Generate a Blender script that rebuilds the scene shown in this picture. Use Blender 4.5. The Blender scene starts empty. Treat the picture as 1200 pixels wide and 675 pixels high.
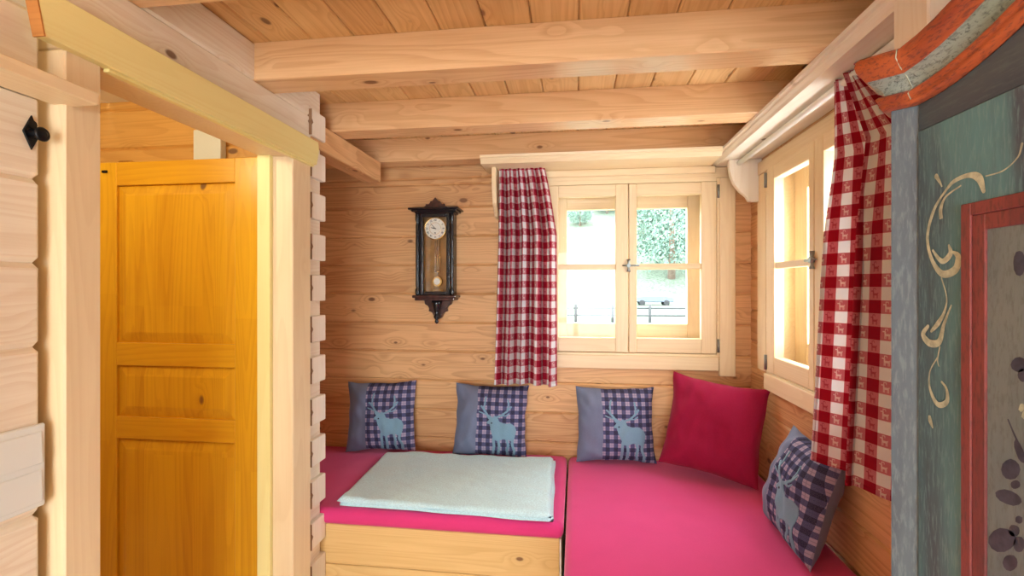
import bpy, bmesh, math, random
from mathutils import Vector, Matrix, noise
random.seed(7)
SC = bpy.context.scene
C = SC.collection
R = math.radians
YAW = 7.465

# ---------------------------------------------------------------- camera, world, lights, exposure
cam = bpy.data.objects.new('camera', bpy.data.cameras.new('camera'))
C.objects.link(cam)
cam.location = (0, 0, 1.5)
cam.rotation_euler = (R(90), 0, R(YAW))
cam.data.sensor_width = 36
cam.data.lens = 570 / 1200 * 36
cam.data.clip_start = 0.02
cam.data.clip_end = 600
SC.camera = cam
SC.view_settings.view_transform = 'Standard'
SC.view_settings.look = 'None'
SC.view_settings.gamma = 1
SC.view_settings.use_curve_mapping = False
SC.view_settings.exposure = 0.68

WORLD_STRENGTH = 10.5
HALL_W = 11
w = bpy.data.worlds.new('sky'); SC.world = w
w.use_nodes = True
bg = w.node_tree.nodes['Background']
bg.inputs[0].default_value = (0.84, 0.94, 1.0, 1)
bg.inputs[1].default_value = WORLD_STRENGTH


def lamp(name, kind, loc, energy, color=(1, 1, 1), rot=(0, 0, 0), size=None, sy=None, parent=None):
    l = bpy.data.lights.new(name, kind)
    l.energy = energy; l.color = color
    if kind == 'AREA':
        l.shape = 'RECTANGLE'; l.size = size; l.size_y = sy or size
    elif size is not None:
        l.shadow_soft_size = size
    o = bpy.data.objects.new(name, l); C.objects.link(o)
    o.location = loc; o.rotation_euler = rot
    if parent: o.parent = parent
    return o

# daylight falling in through the two windows and an opening added behind the camera for fill
for nm, loc, rot, sx, sy in [('sky_portal_back', (0.31, 3.14, 1.62), (R(-90), 0, 0), 1.04, 1.05), ('sky_portal_side', (1.175, 2.17, 1.6), (0, R(90), 0), 1.1, 1.04),
                             ('sky_portal_fill', (0, -2.72, 1.1), (R(90), 0, 0), 1.7, 2.2)]:
    o_ = lamp(nm, 'AREA', loc, 1, (1, 1, 1), rot, sx, sy); o_.data.cycles.is_portal = True

# ---------------------------------------------------------------- node helpers and materials
class NT:
    def __init__(self, name):
        self.m = bpy.data.materials.new(name); self.m.use_nodes = True
        self.t = self.m.node_tree
        self.b = self.t.nodes['Principled BSDF']
        self.out = self.t.nodes['Material Output']
    def n(self, typ, **kw):
        x = self.t.nodes.new(typ)
        for k, v in kw.items(): setattr(x, k, v)
        return x
    def l(self, a, b): self.t.links.new(a, b)
    def put(self, sock, v):
        if isinstance(v, (int, float)): sock.default_value = v
        elif isinstance(v, (tuple, list)): sock.default_value = tuple(v)
        else: self.l(v, sock)
    def math(self, op, a, b=0.0, c=0.0):
        x = self.n('ShaderNodeMath', operation=op)
        self.put(x.inputs[0], a); self.put(x.inputs[1], b)
        if op in ('MULTIPLY_ADD', 'COMPARE', 'SMOOTH_MIN', 'SMOOTH_MAX'): self.put(x.inputs[2], c)
        return x.outputs[0]
    def ramp(self, v, a, b):
        x = self.n('ShaderNodeMapRange', interpolation_type='SMOOTHSTEP')
        self.put(x.inputs[0], v); self.put(x.inputs[1], a); self.put(x.inputs[2], b)
        return x.outputs[0]
    def mix(self, f, a, b, mode='MIX'):
        x = self.n('ShaderNodeMix', data_type='RGBA', blend_type=mode)
        self.put(x.inputs[0], f)
        self.put(x.inputs[6], (*a, 1) if isinstance(a, tuple) and len(a) == 3 else a)
        self.put(x.inputs[7], (*b, 1) if isinstance(b, tuple) and len(b) == 3 else b)
        return x.outputs[2]
    def mapping(self, vec, scale=(1, 1, 1), loc=(0, 0, 0)):
        x = self.n('ShaderNodeMapping'); self.l(vec, x.inputs[0])
        x.inputs[3].default_value = scale; self.put(x.inputs[1], loc)
        return x.outputs[0]
    def noise(self, vec, scale, detail=3, rough=0.55, dist=0.0):
        x = self.n('ShaderNodeTexNoise'); self.l(vec, x.inputs['Vector'])
        x.inputs['Scale'].default_value = scale; x.inputs['Detail'].default_value = detail
        x.inputs['Roughness'].default_value = rough; x.inputs['Distortion'].default_value = dist
        return x.outputs[0]
    def obj(self): return self.n('ShaderNodeTexCoord').outputs['Object']
    def bump(self, h, strength=0.3, dist=0.01):
        x = self.n('ShaderNodeBump'); x.inputs['Strength'].default_value = strength
        x.inputs['Distance'].default_value = dist; self.l(h, x.inputs['Height'])
        self.l(x.outputs[0], self.b.inputs['Normal'])
    def rough(self, v): self.put(self.b.inputs['Roughness'], v)
    def color(self, v): self.put(self.b.inputs['Base Color'], (*v, 1) if isinstance(v, tuple) and len(v) == 3 else v)


def wood(name, light, dark, axis='X', rough=0.5, knots=0.6, vary=0.25, knot_col=(0.16, 0.06, 0.025), stave=0.0, grain=1.0):
    """Planed softwood: annual-ring lines, fine fibres and knots, tone per board from the face attribute 'bid'."""
    t = NT(name)
    at = t.n('ShaderNodeAttribute', attribute_name='bid')
    bid = at.outputs['Fac']
    off = t.n('ShaderNodeCombineXYZ')
    t.l(t.math('MULTIPLY', bid, 37.0), off.inputs[0]); t.l(t.math('MULTIPLY', bid, 23.0), off.inputs[1]); t.l(t.math('MULTIPLY', bid, 51.0), off.inputs[2])
    add = t.n('ShaderNodeVectorMath', operation='ADD'); t.l(t.obj(), add.inputs[0]); t.l(off.outputs[0], add.inputs[1])
    p = add.outputs[0]
    def sc(al, ac):
        return {'X': (al, ac, ac), 'Y': (ac, al, ac), 'Z': (ac, ac, al)}[axis]
    vor = t.n('ShaderNodeTexVoronoi'); vor.inputs['Scale'].default_value = 1.0
    t.l(t.mapping(p, sc(4.3, 8.0)), vor.inputs['Vector']); vor.inputs['Randomness'].default_value = 1.0
    d = vor.outputs['Distance']
    sep = t.n('ShaderNodeSeparateColor'); t.l(vor.outputs['Color'], sep.inputs[0])
    has = t.math('LESS_THAN', sep.outputs[0], knots)
    size = t.math('MULTIPLY_ADD', sep.outputs[1], 0.07, 0.045)
    kn = t.math('MULTIPLY', t.math('SUBTRACT', 1.0, t.ramp(d, t.math('MULTIPLY', size, 0.75), t.math('MULTIPLY', size, 1.35))), has)
    halo = t.math('MULTIPLY', t.math('SUBTRACT', 1.0, t.ramp(d, 0.02, 0.42)), has)
    base = t.noise(t.mapping(p, sc(0.3, 5.0)), 1.0, 2, 0.45, 0.15)
    field = t.math('ADD', t.math('MULTIPLY', base, 26.0), t.math('MULTIPLY', halo, 2.0))
    ring = t.math('FRACT', field)
    ring = t.math('MULTIPLY', t.ramp(ring, 0.25, 0.92), t.math('SUBTRACT', 1.0, t.ramp(ring, 0.93, 1.0)))
    fib = t.noise(t.mapping(p, sc(5.0, 190.0)), 1.0, 2, 0.6)
    blot = t.noise(t.mapping(p, sc(0.9, 5.0)), 1.0, 2)
    f = t.math('ADD', t.math('MULTIPLY', ring, 0.30 * grain), t.math('MULTIPLY', t.ramp(fib, 0.3, 0.75), 0.2 * grain))
    f = t.math('ADD', f, t.math('MULTIPLY', t.ramp(blot, 0.35, 0.7), 0.22))
    f = t.math('ADD', f, t.math('MULTIPLY', halo, 0.16))
    f = t.math('ADD', f, t.math('MULTIPLY', t.math('SUBTRACT', bid, 0.5), vary * 2))
    if stave:
        v2 = t.n('ShaderNodeTexWhiteNoise')
        ml = t.mapping(p, sc(1.6, 1.0 / stave)); fl = t.n('ShaderNodeVectorMath', operation='FLOOR'); t.l(ml, fl.inputs[0])
        t.l(fl.outputs[0], v2.inputs['Vector'])
        f = t.math('ADD', f, t.math('MULTIPLY', t.math('SUBTRACT', v2.outputs['Value'], 0.5), 0.34))
    f = t.n('ShaderNodeClamp'); fin = f
    # clamp
    prev = t.t.nodes[-2]
    t.l(prev.outputs[0], fin.inputs[0])
    col = t.mix(fin.outputs[0], light, dark)
    col = t.mix(t.math('MULTIPLY', kn, 0.85), col, knot_col)
    t.color(col); t.rough(rough)
    t.b.inputs['Specular IOR Level'].default_value = 0.35
    t.bump(t.math('ADD', t.math('MULTIPLY', fib, 0.3), ring), 0.06, 0.002)
    return t.m


def plain(name, col, rough=0.5, metal=0.0, nz=0.0, scale=60, bump=0.0, spec=0.5):
    t = NT(name)
    n = t.noise(t.obj(), scale, 3)
    t.color(t.mix(t.ramp(n, 0.3, 0.7), tuple(c * (1 - nz) for c in col), tuple(min(1, c * (1 + nz)) for c in col)))
    t.rough(rough); t.b.inputs['Metallic'].default_value = metal
    t.b.inputs['Specular IOR Level'].default_value = spec
    if bump: t.bump(n, bump, 0.002)
    return t.m


def glassy(name, refl=0.06, tint=(1, 1, 1)):
    t = NT(name)
    tr = t.n('ShaderNodeBsdfTransparent'); tr.inputs[0].default_value = (*tint, 1)
    gl = t.n('ShaderNodeBsdfGlossy'); gl.inputs['Roughness'].default_value = 0.02
    mx = t.n('ShaderNodeMixShader'); mx.inputs[0].default_value = refl
    t.l(tr.outputs[0], mx.inputs[1]); t.l(gl.outputs[0], mx.inputs[2]); t.l(mx.outputs[0], t.out.inputs[0])
    return t.m


def emis(name, col, s):
    t = NT(name); e = t.n('ShaderNodeEmission'); e.inputs[0].default_value = (*col, 1); e.inputs[1].default_value = s
    t.l(e.outputs[0], t.out.inputs[0]); return t.m


def checks(t, p, soft=0.02):
    """Woven check from cloth coordinates (metres): returns row mask, column mask, local cell coordinates."""
    uv = t.n('ShaderNodeUVMap'); uv.uv_map = 'cloth'
    s = t.n('ShaderNodeSeparateXYZ'); t.l(uv.outputs[0], s.inputs[0])
    u = t.math('DIVIDE', s.outputs[0], p); v = t.math('DIVIDE', s.outputs[1], p)
    a = t.math('GREATER_THAN', t.math('FRACT', u), 0.5); b = t.math('GREATER_THAN', t.math('FRACT', v), 0.5)
    cu = t.math('FRACT', t.math('MULTIPLY', u, 2.0)); cv = t.math('FRACT', t.math('MULTIPLY', v, 2.0))
    return a, b, cu, cv, u, v, uv.outputs[0]


def gingham():
    t = NT('red_gingham')
    a, b, cu, cv, u, v, uv = checks(t, 0.077)
    mask = None
    for cx, cy, hw, hh in [(.52, .44, .2, .085), (.35, .27, .03, .13), (.43, .25, .02, .11), (.62, .25, .02, .11), (.70, .27, .03, .13), (.36, .57, .05, .11),
                           (.27, .68, .1, .045), (.36, .80, .025, .1), (.45, .88, .09, .03), (.54, .80, .02, .07), (.73, .52, .03, .05)]:
        m = t.math('MULTIPLY', t.math('COMPARE', cu, cx, hw), t.math('COMPARE', cv, cy, hh))
        mask = m if mask is None else t.math('MAXIMUM', mask, m)
    xor = t.math('ABSOLUTE', t.math('SUBTRACT', a, b))
    mask = t.math('MULTIPLY', mask, xor)
    white, pink, red, deep = (0.86, 0.85, 0.85), (0.62, 0.21, 0.25), (0.40, 0.012, 0.035), (0.42, 0.06, 0.09)
    col = t.mix(t.math('MULTIPLY', a, b), t.mix(xor, white, pink), red)
    mcol = t.mix(b, deep, (0.85, 0.72, 0.68))
    col = t.mix(t.math('MULTIPLY', mask, 0.85), col, mcol)
    t.color(col); t.rough(0.9); t.b.inputs['Specular IOR Level'].default_value = 0.1
    wv = t.noise(t.mapping(uv, (900, 900, 1)), 1.0, 1); t.bump(wv, 0.15, 0.0005)
    # thin cotton lets some light through
    tl = t.n('ShaderNodeBsdfTranslucent'); t.l(col, tl.inputs[0])
    mx = t.n('ShaderNodeMixShader'); mx.inputs[0].default_value = 0.42
    t.l(t.b.outputs[0], mx.inputs[1]); t.l(tl.outputs[0], mx.inputs[2]); t.l(mx.outputs[0], t.out.inputs[0])
    return t.m


def plaid():
    t = NT('navy_plaid')
    a, b, cu, cv, u, v, uv = checks(t, 0.046)
    f = t.math('MULTIPLY', t.math('ADD', a, b), 0.5)
    light, mid, navy = (0.36, 0.30, 0.42), (0.055, 0.06, 0.15), (0.006, 0.010, 0.045)
    col = t.mix(t.math('MULTIPLY', a, b), t.mix(t.math('MAXIMUM', a, b), light, mid), navy)
    ln = t.math('MAXIMUM', t.math('COMPARE', t.math('FRACT', u), 0.25, 0.035), t.math('COMPARE', t.math('FRACT', v), 0.25, 0.035))
    col = t.mix(t.math('MULTIPLY', ln, 0.35), col, (0.03, 0.035, 0.09))
    n = t.noise(t.mapping(uv, (700, 700, 1)), 1.0, 2)
    col = t.mix(t.math('MULTIPLY', t.ramp(n, 0.35, 0.7), 0.18), col, (0.5, 0.45, 0.55))
    t.color(col); t.rough(0.95); t.b.inputs['Specular IOR Level'].default_value = 0.1
    t.bump(n, 0.3, 0.001)
    return t.m


def fabric(name, col, var=0.12, scale=700, sheen=0.3, rough=0.95, bumpd=0.0008, bs=0.3):
    t = NT(name)
    o = t.obj()
    n = t.noise(o, scale, 2); m = t.noise(o, 6, 3)
    c = t.mix(t.ramp(n, 0.3, 0.7), tuple(x * (1 - var) for x in col), tuple(min(1, x * (1 + var)) for x in col))
    c = t.mix(t.math('MULTIPLY', t.ramp(m, 0.4, 0.8), 0.25), c, tuple(x * 0.82 for x in col))
    t.color(c); t.rough(rough); t.b.inputs['Specular IOR Level'].default_value = 0.15
    t.b.inputs['Sheen Weight'].default_value = sheen
    t.b.inputs['Sheen Roughness'].default_value = 0.4
    t.b.inputs['Sheen Tint'].default_value = (*[min(1, x + 0.4) for x in col], 1)
    t.bump(n, bs, bumpd)
    return t.m


def aged_paint(name, a, b, scratch, stretch=(6, 6, 1.2), amount=0.5, rough=0.45, spots=0.0):
    t = NT(name)
    o = t.obj()
    big = t.noise(t.mapping(o, stretch), 1.0, 4, 0.6, 0.3)
    col = t.mix(t.ramp(big, 0.36, 0.64), a, b)
    fine = t.noise(t.mapping(o, tuple(s * 22 for s in stretch)), 1.0, 4, 0.65)
    col = t.mix(t.math('MULTIPLY', t.ramp(fine, 0.47, 0.66), amount), col, scratch)
    if spots:
        sp = t.noise(o, 130, 3, 0.7)
        col = t.mix(t.math('MULTIPLY', t.ramp(sp, 0.56, 0.66), spots), col, (0.02, 0.025, 0.03))
    t.color(col); t.rough(rough)
    t.bump(fine, 0.2, 0.002)
    return t.m


PALE, PALED = (0.83, 0.60, 0.375), (0.56, 0.31, 0.135)
M = {}
for ax in 'XYZ':
    M['log' + ax] = wood('pine_log_' + ax, (0.80, 0.475, 0.225), (0.42, 0.165, 0.05), ax, 0.5, 0.95, 0.14)
    M['trim' + ax] = wood('spruce_trim_' + ax, (0.87, 0.69, 0.44), (0.70, 0.48, 0.25), ax, 0.42, 0.06, 0.08, grain=0.6)
    M['pale' + ax] = wood('pale_spruce_' + ax, (0.90, 0.82, 0.70), (0.76, 0.62, 0.46), ax, 0.45, 0.35, 0.1, grain=0.6)
    M['yel' + ax] = wood('yellowed_spruce_' + ax, (0.90, 0.79, 0.36), (0.78, 0.60, 0.20), ax, 0.42, 0.08, 0.06, grain=0.5)
M['beam'] = wood('beam_pine', (0.86, 0.55, 0.29), (0.60, 0.30, 0.125), 'X', 0.27, 0.75, 0.04)
M['beam'].node_tree.nodes['Principled BSDF'].inputs['Specular IOR Level'].default_value = 0.75
M['ceil'] = wood('ceiling_boards', (0.80, 0.51, 0.225), (0.54, 0.27, 0.09), 'Y', 0.45, 0.5, 0.2)
M['floor'] = wood('floor_boards', (0.78, 0.63, 0.46), (0.62, 0.46, 0.30), 'Y', 0.35, 0.3, 0.2)
M['wallleft'] = wood('daylight_pale_log', (0.90, 0.80, 0.65), (0.72, 0.55, 0.38), 'Y', 0.5, 0.8, 0.1)  # log colour paled to carry the cool daylight on this wall
M['door'] = wood('honey_varnished_pine', (0.80, 0.42, 0.02), (0.56, 0.22, 0.008), 'Z', 0.28, 0.03, 0.05, stave=0.045, grain=0.7)
M['hall'] = wood('honey_log', (0.80, 0.45, 0.13), (0.60, 0.27, 0.06), 'X', 0.45, 0.4, 0.15)
M['bench'] = wood('bench_pine', (0.80, 0.55, 0.24), (0.62, 0.36, 0.12), 'X', 0.4, 0.6, 0.1)
M['groove'] = plain('dark_gap', (0.30, 0.17, 0.09), 0.9)
M['gingham'] = gingham()
M['plaid'] = plaid()
M['grey'] = fabric('grey_blue_wool', (0.17, 0.20, 0.30))
M['deer'] = fabric('stag_applique_felt', (0.19, 0.32, 0.42))
M['deer_dark'] = plain('stitching', (0.03, 0.03, 0.05), 0.9)
M['pink'] = fabric('raspberry_jersey', (0.72, 0.05, 0.22), 0.06, 900, 0.8, bumpd=0.0004)
M['red'] = fabric('crimson_cloth', (0.30, 0.009, 0.045), 0.14, 420, 0.25)
M['blanket'] = fabric('pale_aqua_fleece', (0.60, 0.83, 0.90), 0.1, 160, 0.5, bumpd=0.002, bs=0.5)
M['white'] = plain('white_plastic', (0.80, 0.82, 0.78), 0.3)
M['whitepaint'] = plain('white_paint', (0.86, 0.84, 0.8), 0.4)
M['iron'] = plain('black_iron', (0.012, 0.012, 0.014), 0.35, 0.6)
M['steel'] = plain('satin_steel', (0.32, 0.34, 0.33), 0.45, 1.0)
M['ebony'] = plain('black_lacquer_wood', (0.012, 0.010, 0.012), 0.25, 0, 0.3, 30)
M['mahog'] = plain('dark_mahogany', (0.06, 0.018, 0.012), 0.3, 0, 0.4, 40)
M['brass'] = plain('brass', (0.78, 0.52, 0.18), 0.25, 1.0)
M['clockback'] = plain('clock_back_board', (0.42, 0.20, 0.05), 0.4, 0, 0.2, 20)
M['enamel'] = plain('cream_enamel', (0.85, 0.83, 0.75), 0.25)
M['glass'] = glassy('window_glass', 0.012)
M['cglass'] = glassy('clock_glass', 0.05)
M['teal'] = aged_paint('aged_teal_light_patches', (0.105, 0.25, 0.29), (0.065, 0.085, 0.125), (0.19, 0.33, 0.36), (3, 9, 1.3), 0.5)  # large grey-blue patches stand in for reflected light; the scratches are wear
M['slate'] = aged_paint('aged_slate_paint', (0.055, 0.065, 0.085), (0.085, 0.11, 0.13), (0.18, 0.21, 0.22), (9, 9, 1.5), 0.45)
M['frieze'] = aged_paint('dark_frieze_paint', (0.04, 0.055, 0.09), (0.075, 0.10, 0.12), (0.13, 0.17, 0.18), (3, 1, 6), 0.35)
M['redp'] = aged_paint('worn_red_paint', (0.24, 0.048, 0.046), (0.13, 0.028, 0.032), (0.08, 0.03, 0.03), (10, 10, 2), 0.6)
M['orange'] = aged_paint('worn_orange_red_paint', (0.46, 0.10, 0.032), (0.24, 0.04, 0.03), (0.07, 0.025, 0.03), (12, 3, 12), 0.6, 0.35)
M['sage'] = aged_paint('mottled_sage_paint', (0.24, 0.28, 0.22), (0.34, 0.40, 0.37), (0.07, 0.08, 0.08), (10, 3, 10), 0.6, 0.5, 0.6)
M['panel'] = aged_paint('grey_beige_panel_paint', (0.185, 0.21, 0.215), (0.13, 0.165, 0.19), (0.10, 0.11, 0.11), (9, 9, 2.5), 0.45)
M['cream'] = plain('cream_brush_paint', (0.46, 0.47, 0.36), 0.5, 0, 0.25, 90)
M['navyp'] = plain('blue_black_brush_paint', (0.045, 0.045, 0.075), 0.5, 0, 0.3, 60)
M['grass'] = plain('meadow_grass', (0.10, 0.122, 0.09), 0.95, 0, 0.3, 3, spec=0.0)
M['leaf'] = plain('tree_leaves', (0.13, 0.20, 0.155), 0.9, 0, 0.6, 1.5, spec=0.1)
M['bark'] = plain('tree_bark', (0.14, 0.10, 0.07), 0.95, 0, 0.3, 8)
M['rail'] = plain('weathered_rail', (0.045, 0.045, 0.045), 0.9, 0, 0.2, 10)
M['carp'] = plain('grey_car_paint', (0.10, 0.12, 0.15), 0.3, 0.3)
M['tyre'] = plain('tyre_rubber', (0.02, 0.02, 0.02), 0.8)

# ---------------------------------------------------------------- mesh helpers
class MB:
    """Collects shapes into one mesh; every shape gets its own board number for the wood grain."""
    def __init__(self):
        self.bm = bmesh.new(); self.lay = self.bm.faces.layers.float.new('bid'); self.uv = self.bm.loops.layers.uv.new('cloth')
    def _tag(self, faces, v=None):
        v = random.random() if v is None else v
        for f in faces: f[self.lay] = v
    def box(self, a, b, bev=0.002, v=None, seg=1, mat=0):
        t = bmesh.new()
        bmesh.ops.create_cube(t, size=1)
        a = Vector(a); b = Vector(b); ce = (a + b) / 2; sz = b - a
        for x in t.verts: x.co = Vector((x.co.x * sz.x, x.co.y * sz.y, x.co.z * sz.z)) + ce
        if bev > 0:
            bmesh.ops.bevel(t, geom=list(t.edges), offset=min(bev, 0.45 * min(abs(s) for s in sz)), segments=seg, affect='EDGES', profile=0.5)
        self.merge(t, v, mat); return self
    def merge(self, t, v=None, mat=0, M4=None, smooth=False):
        if v is None: v = random.random()
        mp = {}
        for x in t.verts: mp[x] = self.bm.verts.new(M4 @ x.co if M4 else x.co)
        for f in t.faces:
            try: g = self.bm.faces.new([mp[x] for x in f.verts])
            except ValueError: continue
            g[self.lay] = v; g.material_index = mat; g.smooth = smooth or f.smooth
        t.free(); return self
    def prism(self, pts, axis, lo, hi, bev=0.0, v=None, mat=0):
        """pts: outline in the two other axes (order X,Y,Z without axis); extruded lo..hi."""
        t = bmesh.new()
        def mk(p, h):
            q = list(p); q.insert('XYZ'.index(axis), h); return Vector(q)
        A = [t.verts.new(mk(p, lo)) for p in pts]; B = [t.verts.new(mk(p, hi)) for p in pts]
        t.faces.new(A); t.faces.new(B[::-1])
        n = len(pts)
        for i in range(n): t.faces.new([A[i], B[i], B[(i + 1) % n], A[(i + 1) % n]])
        bmesh.ops.recalc_face_normals(t, faces=t.faces)
        if bev: bmesh.ops.bevel(t, geom=list(t.edges), offset=bev, segments=1, affect='EDGES')
        self.merge(t, v, mat); return self
    def tube(self, pts, r, n=12, smooth=True, v=None, mat=0, closed=False):
        pts = [Vector(p) for p in pts]; rs = r if isinstance(r, (list, tuple)) else [r] * len(pts)
        t = bmesh.new(); rings = []
        prev = None
        for i, p in enumerate(pts):
            if closed: d = pts[(i + 1) % len(pts)] - pts[i - 1]
            else: d = (pts[min(i + 1, len(pts) - 1)] - pts[max(i - 1, 0)])
            d.normalize()
            up = prev if prev is not None else (Vector((0, 0, 1)) if abs(d.z) < 0.9 else Vector((1, 0, 0)))
            s = d.cross(up).normalized(); u = s.cross(d).normalized(); prev = u
            rings.append([t.verts.new(p + (s * math.cos(k / n * 2 * math.pi) + u * math.sin(k / n * 2 * math.pi)) * rs[i]) for k in range(n)])
        m = len(rings)
        for i in range(m if closed else m - 1):
            a, b = rings[i], rings[(i + 1) % m]
            for k in range(n):
                f = t.faces.new([a[k], a[(k + 1) % n], b[(k + 1) % n], b[k]]); f.smooth = smooth
        if not closed:
            t.faces.new(rings[0][::-1]); t.faces.new(rings[-1])
        bmesh.ops.recalc_face_normals(t, faces=t.faces)
        self.merge(t, v, mat); return self
    def lathe(self, prof, origin=(0, 0, 0), axis='Z', n=24, v=None, mat=0, smooth=True):
        """prof: (radius, height) pairs along the axis."""
        t = bmesh.new(); rings = []
        for r, h in prof:
            ring = []
            for k in range(n):
                c_, s_ = math.cos(k / n * 2 * math.pi) * max(r, 1e-5), math.sin(k / n * 2 * math.pi) * max(r, 1e-5)
                q = {'Z': (c_, s_, h), 'Y': (c_, h, s_), 'X': (h, c_, s_)}[axis]
                ring.append(t.verts.new(Vector(q) + Vector(origin)))
            rings.append(ring)
        for a, b in zip(rings, rings[1:]):
            for k in range(n):
                f = t.faces.new([a[k], a[(k + 1) % n], b[(k + 1) % n], b[k]]); f.smooth = smooth
        t.faces.new(rings[0]); t.faces.new(rings[-1][::-1])
        bmesh.ops.recalc_face_normals(t, faces=t.faces)
        self.merge(t, v, mat); return self
    def build(self, name, mat, parent=None, auto=False):
        me = bpy.data.meshes.new(name)
        self.bm.to_mesh(me); self.bm.free()
        for m in (mat if isinstance(mat, (list, tuple)) else [mat]): me.materials.append(m)
        o = bpy.data.objects.new(name, me); C.objects.link(o)
        if parent:
            o.parent = parent
        return o


def thing(name, label, cat, loc=(0, 0, 0), rot=(0, 0, 0), group=None):
    o = bpy.data.objects.new(name, None); C.objects.link(o); o.empty_display_size = 0.1
    o.location = loc; o.rotation_euler = rot
    o['label'] = label; o['category'] = cat; o['kind'] = 'thing'
    if group: o['group'] = group
    return o

def tag(o, label, cat, group=None, kind='thing'):
    o['label'] = label; o['category'] = cat; o['kind'] = kind
    if group: o['group'] = group
    return o

def struct(o): o['kind'] = 'structure'; return o

def local(o, parent):
    """Parent a mesh built in world coordinates to an unrotated thing without moving it."""
    o.parent = parent
    for vtx in o.data.vertices: vtx.co -= parent.location
    return o

def W(mb, name, mat, parent):       # build in world coordinates, then hand to the thing at its base
    return local(mb.build(name, mat), parent)

# ---------------------------------------------------------------- the room
COURSE = 0.181
def log_courses(mb, plane, front, back, a0, a1, z0, z1, zoff, holes=(), bev=0.009, ends=()):
    """Stack of planed logs with V-joints; plane 'Y' (wall runs along X) or 'X' (runs along Y)."""
    k0 = math.floor((z0 - zoff) / COURSE); k = k0
    while zoff + k * COURSE < z1:
        lo, hi = max(z0, zoff + k * COURSE), min(z1, zoff + (k + 1) * COURSE)
        k += 1
        if hi - lo < 0.01: continue
        cuts = sorted({lo, hi, *[h for q in holes for h in (q[2], q[3]) if lo + 0.012 < h < hi - 0.012]})
        tone = random.random()
        for s0, s1 in zip(cuts, cuts[1:]):
            mid = (s0 + s1) / 2
            spans = [(a0, a1)]
            for h0, h1, hz0, hz1 in holes:
                if hz0 < mid < hz1:
                    ns = []
                    for p0, p1 in spans:
                        if h1 <= p0 or h0 >= p1: ns.append((p0, p1)); continue
                        if h0 > p0: ns.append((p0, h0))
                        if h1 < p1: ns.append((h1, p1))
                    spans = ns
            for p0, p1 in spans:
                if p1 - p0 < 0.01: continue
                f, b = min(front, back), max(front, back)
                if plane == 'Y': mb.box((p0, f, s0), (p1, b, s1), bev, tone)
                else: mb.box((f, p0, s0), (b, p1, s1), bev, tone)
        # dark tongue behind each joint
    return mb

XL, XR, YB, YF = -1.15, 1.005, 2.97, -2.6
CZ = 2.385
AL = -1.95                                  # alcove runs on behind the partition
BW = (-0.21, 0.83, 1.10, 2.15)
SW = (1.65, 2.69, 1.05, 2.15)

mb = MB(); log_courses(mb, 'Y', YB, YB + 0.16, AL - 0.1, XR + 0.16, 0, CZ, 1.645, [BW]); struct(mb.build('wall_back', M['logX']))
mb = MB(); log_courses(mb, 'X', XR, XR + 0.16, YF, YB + 0.02, 0, CZ, 1.555, [SW]); struct(mb.build('wall_right', M['logY']))
mb = MB(); log_courses(mb, 'X', XL, XL - 0.1, YF, 0.917, 0, CZ, 1.554, bev=0.012)
log_courses(mb, 'X', XL, XL - 0.1, 0.93, 2.0, 2.115, CZ, 2.07, bev=0.007)
log_courses(mb, 'X', XL - 0.008, XL - 0.095, 1.935, 2.09, 0, CZ, 1.554, bev=0.003)
struct(mb.build('wall_left', M['wallleft']))
mb = MB()
# notched log ends, one per course
for k in range(-8, 5):
    zc = 1.50 + k * COURSE
    if zc + 0.06 > CZ: continue
    mb.box((XL - 0.09, 1.985, zc - 0.058), (XL + 0.012, 2.103, zc + 0.058), 0.003)
struct(mb.build('trim_1', M['paleZ']))
mb = MB()
for k in range(-8, 5):
    zc = 1.50 + k * COURSE
    if zc + 0.06 > CZ: continue
    mb.box((XL - 0.02, 1.981, zc - 0.056), (XL + 0.0125, 1.9845, zc + 0.056), 0)
    mb.prism([(1.974, zc), (1.984, zc + 0.013), (1.994, zc), (1.984, zc - 0.013)], 'X', XL, XL + 0.0135)
struct(mb.build('trim_2', M['groove']))
mb = MB(); log_courses(mb, 'X', AL, AL - 0.1, 2.1, YB, 0, CZ, 1.554); struct(mb.build('wall_alcove', M['logY']))
mb = MB(); log_courses(mb, 'Y', 2.0, 2.1, -3.0, XL - 0.095, 0, CZ, 1.60); struct(mb.build('wall_hall', M['hall']))
mb = MB(); log_courses(mb, 'X', -3.0, -3.1, -0.6, 2.0, 0, 2.36, 1.554); struct(mb.build('wall_hall_left', M['logY']))
mb = MB(); log_courses(mb, 'Y', -0.6, -0.7, -3.1, XL - 0.1, 0, 2.36, 1.6); struct(mb.build('wall_hall_front', M['logX']))
# wall behind the camera with a glazed opening added and sized for fill light
mb = MB(); log_courses(mb, 'Y', YF, YF - 0.12, XL - 0.1, XR + 0.1, 0, CZ, 1.60, [(-0.85, 0.85, -0.1, 2.2)]); struct(mb.build('wall_front', M['logX']))
mb = MB()
x = -3.1
while x < XR + 0.1:
    mb.box((x, YF - 0.1, -0.03), (x + 0.14, YB + 0.1, 0), 0.002); x += 0.14
struct(mb.build('floor', M['floor']))
mb = MB()
x = AL - 0.1 + 0.02
while x < XR + 0.1:
    y0 = 2.1 if x + 0.157 < XL - 0.05 else YF
    mb.box((x + 0.0012, y0, CZ), (x + 0.1558, YB + 0.1, CZ + 0.02), 0.0045, mat=0); x += 0.157
mb.box((AL - 0.1, YF, CZ + 0.0135), (XR + 0.1, YB + 0.1, CZ + 0.06), 0)
struct(mb.build('ceiling', M['ceil']))
mb = MB()
for k in range(12): mb.box((-3.1 + k * 0.158, -0.7, 2.36), (-3.1 + k * 0.158 + 0.155, 2.0, 2.375), 0.003)
struct(mb.build('ceiling_hall', M['whitepaint']))

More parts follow.
